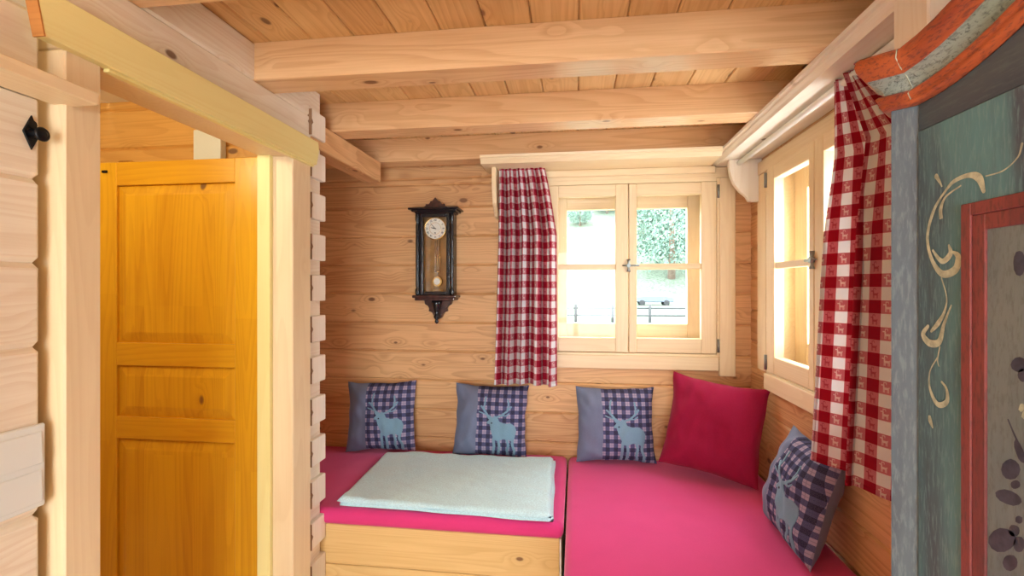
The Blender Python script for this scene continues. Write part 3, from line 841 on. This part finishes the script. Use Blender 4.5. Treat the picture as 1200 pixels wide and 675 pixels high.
for k, s in enumerate(NUM):
    cu = bpy.data.curves.new('numeral', 'FONT'); cu.body = s; cu.size = 0.017; cu.align_x = 'CENTER'; cu.align_y = 'CENTER'; cu.extrude = 0.0004; cu.space_character = 0.85
    cu.materials.append(M['iron'])
    o_ = bpy.data.objects.new('numeral_text', cu); C.objects.link(o_); bpy.context.view_layer.update()
    me_ = bpy.data.meshes.new_from_object(o_.evaluated_get(bpy.context.evaluated_depsgraph_get())); bpy.data.objects.remove(o_)
    o = bpy.data.objects.new('numeral', me_); C.objects.link(o); o.parent = dl
    a = k / 12 * 2 * math.pi
    o.location = (0.051 * math.sin(a), -0.0955, dz - 1.28 + 0.051 * math.cos(a)); o.rotation_euler = (R(90), a, 0)
def hand(ang, L, wd, nm):
    c_, s_ = math.sin(R(ang)), math.cos(R(ang))
    p = [(-0.008, 0), (-0.003, wd), (L * 0.7, wd * 0.9), (L, 0), (L * 0.7, -wd * 0.9), (-0.003, -wd)]
    sub(MB().prism([(cx + a * c_ + b_ * s_, dz + a * s_ - b_ * c_) for a, b_ in p], 'Y', cy - 0.0985, cy - 0.097), nm, M['iron'])
hand(282, 0.030, 0.0024, 'hour_hand'); hand(318, 0.048, 0.0016, 'minute_hand')
sub(MB().lathe([(0.004, -0.1), (0.004, -0.094)], (cx, cy, dz - 0.027), 'Y', 12), 'winding_hole', M['iron'])
pd = W(MB().tube([(cx + 0.004, cy - 0.06, 1.80), (cx + 0.004, cy - 0.06, 1.55)], 0.0025, 8)
       .tube([(cx - 0.010, cy - 0.06, 1.80), (cx - 0.010, cy - 0.06, 1.60)], 0.002, 8).tube([(cx + 0.018, cy - 0.06, 1.80), (cx + 0.018, cy - 0.06, 1.60)], 0.002, 8)
       .tube([(cx - 0.014, cy - 0.06, 1.60), (cx + 0.022, cy - 0.06, 1.60)], 0.003, 8).tube([(cx - 0.014, cy - 0.06, 1.70), (cx + 0.022, cy - 0.06, 1.70)], 0.002, 8), 'pendulum_rod', M['brass'], ck)
W(MB().lathe([(0.030, -0.008), (0.034, 0), (0.030, 0.008)], (cx + 0.004, cy - 0.062, 1.54), 'Y', 28), 'pendulum_bob', M['brass'], ck)
W(MB().lathe([(0.020, -0.0105), (0.020, -0.006)], (cx + 0.004, cy - 0.062, 1.54), 'Y', 24, smooth=False), 'bob_face', M['enamel'], ck)
W(MB().box((cx - 0.03, cy - 0.064, 1.484), (cx + 0.04, cy - 0.05, 1.490), 0.001), 'beat_scale', M['brass'], ck)

# ---------------------------------------------------------------- painted wardrobe
wd = thing('painted_wardrobe', 'large antique blue-green painted wardrobe with orange cornice and scrollwork', 'wardrobe', (0.77, 0.3, 0))
YC = 0.265; XF = 0.557
def arch(y):
    dy = 0.86 - y
    if dy <= 0: return 0.0
    if y < YC: dy = max(0, 0.86 - (2 * YC - y))
    return 0.16 * (1 - math.cos(math.pi * min(1, dy / 0.595))) / 2
W(MB().prism([(0.5625, -0.35), (0.5625, 0.879), (0.561, 0.881), (0.5315, 0.903), (0.562, 0.94), (0.995, 0.94), (0.995, -0.35)], 'Z', 0.08, 1.803), 'carcass', M['slate'], wd)
W(MB().prism([(0.545, -0.36), (0.545, 0.885), (0.52, 0.905), (0.55, 0.95), (0.995, 0.95), (0.995, -0.36)], 'Z', 0.0, 0.09, 0.004), 'plinth', M['redp'], wd)
def ypts(a, b, n=26): return [a + (b - a) * i / n for i in range(n + 1)]
pf = [(y, 1.80 + arch(y)) for y in ypts(0.878, -0.35)] 
W(MB().prism(pf + [(-0.35, 1.757), (0.878, 1.757)], 'X', 0.5585, 0.60), 'frieze', M['frieze'], wd)
PROF = {'bead_moulding': ([(0.0, 1.800), (0.010, 1.801), (0.015, 1.806), (0.012, 1.811), (0.017, 1.814), (0.019, 1.819), (0.015, 1.8235), (0.008, 1.8245)], 'orange'),
        'cove_moulding': ([(0.008, 1.8245), (0.009, 1.829), (0.013, 1.838), (0.020, 1.845), (0.028, 1.8495)], 'sage'),
        'crown_moulding': ([(0.028, 1.8495), (0.031, 1.851), (0.0325, 1.856), (0.036, 1.859), (0.041, 1.866), (0.043, 1.875), (0.041, 1.884), (0.036, 1.889), (0.02, 1.891), (-0.2, 1.891)], 'orange')}
def ring(o):
    pts = [(XF - o, y) for y in ypts(-0.35, 0.88 - 0.451 * o, 30)]
    pts += [(0.5315 - 1.41 * o, 0.9024 - 0.09 * o)]
    pts += [(0.566 - 0.7 * max(o, 0), 0.94 + 0.75 * o), (0.995, 0.94 + 0.75 * o)]
    return pts
for nm, (pr, mat) in PROF.items():
    t = bmesh.new(); rows = []
    for o, z in pr:
        if o < 0:
            pts = [(0.99, p[1]) for p in ring(0.0)]
        else: pts = ring(o)
        k1 = 1.0 + (z - 1.80) * 1.2
        rows.append([t.verts.new((p[0], p[1], z + (arch(p[1]) * k1 if i <= 30 else 0))) for i, p in enumerate(pts)])
    for a, b_ in zip(rows, rows[1:]):
        for i in range(len(a) - 1):
            f = t.faces.new([a[i], a[i + 1], b_[i + 1], b_[i]])
            f.smooth = True
    bmesh.ops.remove_doubles(t, verts=t.verts, dist=1e-5)
    sharp = [e_ for e_ in t.edges if len(e_.link_faces) == 2 and e_.calc_face_angle(0) > 0.6]
    for e_ in sharp: e_.smooth = False
    bmesh.ops.recalc_face_normals(t, faces=t.faces)
    W(MB().merge(t), nm, M[mat], wd)
W(MB().tube([(XF - o - 0.0012, 0.88 - 0.451 * o - 0.0005, z) for o, z in [(0.012, 1.808), (0.018, 1.818), (0.009, 1.829), (0.020, 1.845), (0.033, 1.857), (0.043, 1.872), (0.041, 1.886)]], 0.0009, 6), 'mitre_joint', M['cream'], wd)
def wdoor(ya, yb, flip):
    """ya: outer edge, yb: edge at the middle gap."""
    s = 1 if ya > yb else -1
    lo, hi = min(ya, yb), max(ya, yb)
    dr = W(MB().box((XF, lo + 0.001, 0.11), (0.5615, hi - 0.001, 1.756), 0.001), 'door', M['teal'], wd)
    def S(mb, nm, mat):
        o = local(mb.build(nm, mat), wd); o.parent = dr; return o
    pa, pb = ya - s * 0.098, yb + s * 0.098
    plo, phi = min(pa, pb), max(pa, pb)
    mb = MB()
    wf = 0.040; z0, z1 = 0.35, 1.620
    def bars(off, wd_, x0, x1):
        mb.box((x0, plo + off, z0 + off), (x1, plo + off + wd_, z1 - off), 0.0012)
        mb.box((x0, phi - off - wd_, z0 + off), (x1, phi - off, z1 - off), 0.0012)
        mb.box((x0, plo + off + wd_, z0 + off), (x1, phi - off - wd_, z0 + off + wd_), 0.0012)
        mb.box((x0, plo + off + wd_, z1 - off - wd_), (x1, phi - off - wd_, z1 - off), 0.0012)
    bars(0.0, 0.018, XF - 0.006, XF + 0.001); bars(0.018, 0.022, XF - 0.004, XF + 0.001)
    S(mb, 'panel_moulding', M['redp'])
    S(MB().box((XF - 0.0010, plo + wf, z0 + wf), (XF + 0.0005, phi - wf, z1 - wf), 0), 'door_panel', M['panel'])
    return dr, S
dr1, S1 = wdoor(0.879, YC + 0.001, 1)
dr2, S2 = wdoor(-0.349, YC - 0.001, -1)
SCROLLS = [[(0.824, 1.655, 0.0011), (0.829, 1.664, 0.0022), (0.836, 1.674, 0.0038)], [(0.824, 1.64, 0.0011), (0.803, 1.657, 0.0028), (0.774, 1.661, 0.0033), (0.755, 1.653, 0.0055), (0.747, 1.633, 0.0028)], [(0.825, 1.606, 0.0033), (0.826, 1.621, 0.0033), (0.816, 1.638, 0.0016), (0.787, 1.649, 0.0011)], [(0.814, 1.651, 0.0011), (0.841, 1.622, 0.0028), (0.855, 1.582, 0.0028), (0.846, 1.546, 0.0033), (0.824, 1.522, 0.005), (0.798, 1.527, 0.006), (0.792, 1.545, 0.005), (0.801, 1.553, 0.0022)], [(0.844, 1.56, 0.0017), (0.824, 1.541, 0.0038), (0.807, 1.551, 0.0044), (0.81, 1.564, 0.0017)], [(0.825, 1.516, 0.0011), (0.814, 1.486, 0.0011), (0.819, 1.463, 0.0022), (0.832, 1.445, 0.0039), (0.846, 1.432, 0.0022)], [(0.805, 1.475, 0.0011), (0.82, 1.445, 0.0028), (0.83, 1.417, 0.005), (0.851, 1.413, 0.0055), (0.865, 1.425, 0.0044), (0.854, 1.439, 0.0028)], [(0.828, 1.41, 0.0011), (0.833, 1.389, 0.0011), (0.83, 1.379, 0.0006)], [(0.833, 1.392, 0.0011), (0.849, 1.368, 0.0011), (0.849, 1.341, 0.0022), (0.833, 1.32, 0.0039), (0.814, 1.328, 0.0039), (0.814, 1.347, 0.0022), (0.824, 1.356, 0.0017)], [(0.851, 1.298, 0.0022), (0.849, 1.29, 0.0039), (0.844, 1.281, 0.0016)], [(0.744, 1.653, 0.0006), (0.716, 1.654, 0.0006), (0.695, 1.666, 0.0011), (0.689, 1.681, 0.0017)]]
LEAVES = [[(0.691, 1.271), (0.693, 1.264), (0.698, 1.257), (0.705, 1.253), (0.712, 1.252), (0.717, 1.255), (0.719, 1.261), (0.717, 1.269), (0.712, 1.275), (0.705, 1.28), (0.698, 1.28), (0.693, 1.277)], [(0.689, 1.231), (0.693, 1.226), (0.701, 1.221), (0.711, 1.219), (0.721, 1.219), (0.727, 1.222), (0.728, 1.227), (0.723, 1.232), (0.714, 1.237), (0.704, 1.239), (0.695, 1.238), (0.69, 1.235)], [(0.697, 1.182), (0.698, 1.174), (0.705, 1.164), (0.714, 1.155), (0.725, 1.149), (0.734, 1.149), (0.739, 1.154), (0.738, 1.163), (0.731, 1.174), (0.721, 1.183), (0.71, 1.187), (0.701, 1.187)], [(0.695, 1.152), (0.696, 1.146), (0.7, 1.14), (0.705, 1.135), (0.711, 1.133), (0.715, 1.135), (0.717, 1.139), (0.715, 1.146), (0.711, 1.152), (0.705, 1.156), (0.7, 1.158), (0.696, 1.156)], [(0.691, 1.252), (0.692, 1.249), (0.695, 1.246), (0.698, 1.244), (0.701, 1.243), (0.704, 1.244), (0.705, 1.247), (0.704, 1.25), (0.701, 1.253), (0.698, 1.255), (0.695, 1.256), (0.692, 1.255)], [(0.687, 1.297), (0.685, 1.29), (0.685, 1.284), (0.686, 1.281), (0.69, 1.281), (0.694, 1.284), (0.697, 1.29), (0.7, 1.297), (0.7, 1.303), (0.698, 1.307), (0.695, 1.307), (0.691, 1.303)], [(0.692, 1.194), (0.693, 1.189), (0.696, 1.185), (0.7, 1.182), (0.704, 1.181), (0.707, 1.183), (0.708, 1.186), (0.707, 1.19), (0.704, 1.195), (0.7, 1.197), (0.696, 1.198), (0.693, 1.197)], [(0.688, 1.209), (0.688, 1.207), (0.69, 1.204), (0.693, 1.202), (0.696, 1.202), (0.698, 1.202), (0.698, 1.204), (0.698, 1.207), (0.696, 1.21), (0.693, 1.212), (0.69, 1.212), (0.688, 1.212)], [(0.685, 1.18), (0.686, 1.175), (0.689, 1.169), (0.693, 1.166), (0.697, 1.165), (0.7, 1.167), (0.701, 1.172), (0.7, 1.177), (0.697, 1.183), (0.693, 1.186), (0.689, 1.187), (0.686, 1.185)], [(0.684, 1.531), (0.685, 1.523), (0.688, 1.517), (0.692, 1.515), (0.697, 1.517), (0.7, 1.523), (0.701, 1.532), (0.7, 1.54), (0.697, 1.546), (0.692, 1.547), (0.688, 1.545), (0.685, 1.539)], [(0.681, 1.405), (0.682, 1.4), (0.687, 1.396), (0.692, 1.393), (0.698, 1.394), (0.703, 1.396), (0.705, 1.401), (0.703, 1.406), (0.698, 1.411), (0.692, 1.413), (0.687, 1.412), (0.682, 1.409)], [(0.681, 1.392), (0.682, 1.388), (0.684, 1.384), (0.688, 1.382), (0.691, 1.383), (0.694, 1.386), (0.695, 1.39), (0.694, 1.394), (0.691, 1.398), (0.688, 1.399), (0.684, 1.399), (0.682, 1.396)]]

def ribbon(mb, pts, x, th=0.0007):
    # smooth the centre line, then a rounded strip of changing width
    P = []
    n = len(pts)
    for i in range(n - 1):
        p0, p1, p2, p3 = pts[max(0, i - 1)], pts[i], pts[i + 1], pts[min(n - 1, i + 2)]
        for k in range(8):
            s = k / 8
            P.append([0.5 * ((2 * p1[q]) + (-p0[q] + p2[q]) * s + (2 * p0[q] - 5 * p1[q] + 4 * p2[q] - p3[q]) * s * s + (-p0[q] + 3 * p1[q] - 3 * p2[q] + p3[q]) * s ** 3) for q in range(3)])
    P.append(list(pts[-1]))
    t = bmesh.new(); L, Rr = [], []
    for i, p in enumerate(P):
        a, b_ = P[max(0, i - 1)], P[min(len(P) - 1, i + 1)]
        dy, dz_ = b_[0] - a[0], b_[1] - a[1]; q = math.hypot(dy, dz_) or 1
        ny, nz_ = -dz_ / q * max(p[2], .0009) * 1.05, dy / q * max(p[2], .0009) * 1.05
        L.append((p[0] + ny, p[1] + nz_)); Rr.append((p[0] - ny, p[1] - nz_))
    e_ = P[-1]; r_ = e_[2] * 1.05; a0 = math.atan2(L[-1][1] - e_[1], L[-1][0] - e_[0]); cap = []
    sgn = -1
    for k in range(1, 6): cap.append((e_[0] + r_ * math.cos(a0 + sgn * math.pi * k / 6), e_[1] + r_ * math.sin(a0 + sgn * math.pi * k / 6)))
    def quad(pp):
        A = [t.verts.new((x - th, *q)) for q in pp]
        t.faces.new(A)
    for i in range(len(P) - 1): quad([L[i], L[i + 1], Rr[i + 1], Rr[i]])
    quad([L[-1]] + cap + [Rr[-1]])
    bmesh.ops.remove_doubles(t, verts=t.verts, dist=1e-6)
    bmesh.ops.recalc_face_normals(t, faces=t.faces)
    mb.merge(t, 0.5)
for i, st in enumerate(SCROLLS):
    mb = MB(); ribbon(mb, st, XF - 0.0002 * (1 + i % 3)); S1(mb, 'painted_scroll', M['cream'])
    mb = MB(); ribbon(mb, [(2 * YC - a, b_, c_) for a, b_, c_ in st], XF - 0.0002 * (1 + i % 3)); S2(mb, 'painted_scroll', M['cream'])
def leaf(pts, S, x=XF - 0.0014):
    mb = MB(); t = bmesh.new(); t.faces.new([t.verts.new((x, *p)) for p in pts]); mb.merge(t, 0.5)
    S(mb, 'painted_leaf', M['navyp'])
for pts in LEAVES:
    leaf(pts, S1)
    leaf([(2 * 0.572 - a, b_) for a, b_ in pts], S1)
    leaf([(2 * YC - a, b_) for a, b_ in pts], S2)
mb = MB(); ribbon(mb, [(0.709, 1.330, 0.001), (0.695, 1.305, 0.0014), (0.665, 1.26, 0.002), (0.62, 1.18, 0.003), (0.573, 0.95, 0.003)], XF - 0.0006); S1(mb, 'painted_stem', M['navyp'])
mb = MB(); ribbon(mb, [(0.437, 1.330, 0.001), (0.449, 1.305, 0.0014), (0.479, 1.26, 0.002), (0.524, 1.18, 0.003), (0.571, 0.95, 0.003)], XF - 0.0006); S1(mb, 'painted_stem', M['navyp'])
for (y, z) in [(0.692, 1.345), (0.688, 1.337), (0.60, 1.40), (0.55, 1.43)]:
    mb = MB(); ribbon(mb, [(y, z, 0.002), (y - 0.004, z + 0.006, 0.004)], XF - 0.0007); S1(mb, 'painted_petal', M['cream'])

struct(MB().box((0.775, 1.19, 1.98), (XR - 0.001, 1.31, 2.2045), 0.004).build('trim_7', M['paleZ']))

# ---------------------------------------------------------------- left wall: shelf, hook, switch; hall fittings
tag(MB().box((XL, -0.6, 1.906), (-1.052, 0.954, 1.934), 0.002, 0.5).build('wall_shelf', M['trimY']), 'plain wooden wall shelf at the top left, above the iron hook', 'shelf')
hk = thing('wall_hook', 'black wrought iron coat hook with diamond plate on the left log wall', 'hook', (XL, 0.893, 1.83))
W(MB().prism([(0.876, 1.83), (0.893, 1.793), (0.910, 1.83), (0.893, 1.868)], 'X', XL, XL + 0.004, 0.001), 'plate', M['iron'], hk)
W(MB().tube([(XL + 0.003, 0.893, 1.829), (XL + 0.012, 0.893, 1.828), (XL + 0.024, 0.894, 1.826)], [0.010, 0.007, 0.008], 14).lathe([(0.008, 0.0), (0.014, 0.003), (0.0155, 0.007), (0.012, 0.011), (0.008, 0.010), (0.005, 0.015), (0.001, 0.016)], (XL + 0.021, 0.894, 1.826), 'X', 20), 'knob', M['iron'], hk)
W(MB().lathe([(0.007, -0.001), (0.009, 0.003)], (XL + 0.003, 0.893, 1.848), 'X', 10), 'screw', M['iron'], hk)
sw = thing('light_switch', 'white double rocker light switch on the left log wall', 'light switch', (XL, 0.86, 1.12))
W(MB().box((XL, 0.800, 1.030), (XL + 0.009, 0.916, 1.208), 0.003), 'cover_plate', M['white'], sw)
for z in (1.041, 1.123):
    W(MB().prism([(XL + 0.009, z), (XL + 0.016, z + 0.002), (XL + 0.012, z + 0.068), (XL + 0.009, z + 0.070)], 'Y', 0.812, 0.905, 0.001), 'rocker', M['white'], sw)
tag(MB().box((-1.69, 1.962, 1.99), (-1.555, 1.999, 2.205), 0.006, seg=3).build('junction_box', M['white']), 'white box on the hall wall peeking over the open door', 'box')
hl = thing('ceiling_lamp', 'small round ceiling lamp in the hall', 'lamp', (-1.80, 0.95, 2.36))
W(MB().lathe([(0.06, 2.345), (0.07, 2.359)], (-1.80, 0.95, 0), 'Z', 24), 'lamp_base', M['brass'], hl)
W(MB().lathe([(0.01, 2.25), (0.07, 2.262), (0.095, 2.30), (0.07, 2.345)], (-1.80, 0.95, 0), 'Z', 24), 'lamp_shade', emis('lamp_glass', (1, 0.8, 0.45), 4), hl)
lamp('lamp_bulb', 'POINT', (-1.80, 0.95, 2.17), HALL_W, (1.0, 0.86, 0.55), size=0.06)

# ---------------------------------------------------------------- outdoors
GZ = -0.55
mb = MB(); t = bmesh.new(); g = []
for j in range(41):
    row = []
    for i in range(41):
        x = -90 + i * 4.5; y = 3.6 + j * 3.6 if j < 20 else 75.6 + (j - 20) * 6
        x += 12
        hill = max(0, (y - 62)) * 0.42 + max(0, x - 45) * 0.3
        row.append(t.verts.new((x, y, GZ + hill + 0.3 * noise.noise(Vector((x * .05, y * .05, 0))) * min(1, y / 20))))
    g.append(row)
for j in range(40):
    for i in range(40):
        f = t.faces.new([g[j][i], g[j][i + 1], g[j + 1][i + 1], g[j + 1][i]]); f.smooth = True
o = mb.merge(t).build('meadow', M['grass']); o['kind'] = 'structure'
def tree(x, y, h, r, label, seed):
    rnd = random.Random(seed)
    z0 = GZ + max(0, (y - 62)) * 0.42 + max(0, x - 45) * 0.3 - 0.2
    t = thing('tree', label, 'tree', (x, y, z0), group='trees beyond the meadow')
    W(MB().tube([(x, y, z0), (x + .1, y, z0 + h * 0.3), (x, y + .1, z0 + h * 0.7)], [r * .09, r * .07, r * .03], 8), 'trunk', M['bark'], t)
    mb = MB(); bm = bmesh.new()
    for k in range(6000):
        a, b_ = rnd.uniform(0, 6.283), math.acos(rnd.uniform(-0.9, 1)); q = rnd.uniform(0.55, 1.0)
        lump = 1 + 0.25 * noise.noise(Vector((math.cos(a) * 2, math.sin(a) * 2, b_ * 2 + seed)))
        c_ = Vector((math.sin(b_) * math.cos(a) * r * q * lump, math.sin(b_) * math.sin(a) * r * q * lump, math.cos(b_) * h * 0.45 * q * lump)) + Vector((x, y, z0 + h * 0.52))
        s = rnd.uniform(0.05, 0.12) * (r / 2.5)
        n1 = Vector((rnd.gauss(0, 1), rnd.gauss(0, 1), rnd.gauss(0, 1))).normalized(); n2 = n1.orthogonal().normalized(); n3 = n1.cross(n2)
        bm.faces.new([bm.verts.new(c_ + n2 * s), bm.verts.new(c_ + n3 * s * 0.7), bm.verts.new(c_ - n2 * s), bm.verts.new(c_ - n3 * s * 0.7)])
    mb.merge(bm)
    W(mb, 'crown', M['leaf'], t)
tree(13.2, 70, 15, 6.2, 'broad leafy green tree seen through the right-hand sash of the window', 1)
tree(0.8, 96, 5.0, 2.6, 'far tree on the slope just right of the curtain edge', 3)
tree(6.5, 104, 6.5, 3.6, 'far tree high on the slope in the middle of the left-hand sash', 4)
tree(11.5, 99, 5.5, 3.0, 'far tree on the slope beside the meeting stile of the window', 6)
tree(15.5, 110, 6.0, 3.4, 'farthest pale tree on the slope behind the window latch', 7)
tree(13.0, 12.5, 6.5, 2.6, 'leafy tree outside the side window', 5)
fn = thing('rail_fence', 'low grey rail fence across the meadow behind the window', 'fence', (0, 27, GZ))
for z in (0.55, 0.95):
    W(MB().tube([(-6, 27, GZ + z), (14, 27.4, GZ + z)], 0.05, 6), 'rail', M['rail'], fn)
for k in range(11):
    x = -6 + k * 2.0
    W(MB().tube([(x, 27 + (x + 6) * .02, GZ - 0.1), (x, 27 + (x + 6) * .02, GZ + 1.15)], 0.07, 8), 'post', M['rail'], fn)
car = thing('parked_car', 'grey car parked beyond the meadow, tiny behind the window', 'car', (8.9, 58, GZ))
c0 = Vector((8.9, 58, GZ + 0.1))
body = [(-2.1, 0.35), (-2.15, 0.75), (-1.9, 0.95), (-1.25, 1.02), (-0.75, 1.45), (0.75, 1.48), (1.5, 1.0), (2.05, 0.9), (2.15, 0.5), (2.1, 0.33)]
W(MB().prism([(c0.x + a, c0.z + b_) for a, b_ in body], 'Y', c0.y - 0.85, c0.y + 0.85, 0.06), 'body', M['carp'], car)
W(MB().prism([(c0.x + a, c0.z + b_) for a, b_ in [(-1.1, 1.03), (-0.7, 1.38), (0.7, 1.40), (1.25, 1.03)]], 'Y', c0.y - 0.87, c0.y + 0.87), 'side_window', M['white'], car)
for a in (-1.35, 1.35):
    for s in (-0.8, 0.8):
        W(MB().lathe([(0.2, -0.1), (0.33, -0.1), (0.33, 0.1), (0.2, 0.1)], (c0.x + a, c0.y + s, c0.z + 0.25), 'Y', 18), 'wheel', M['tyre'], car)
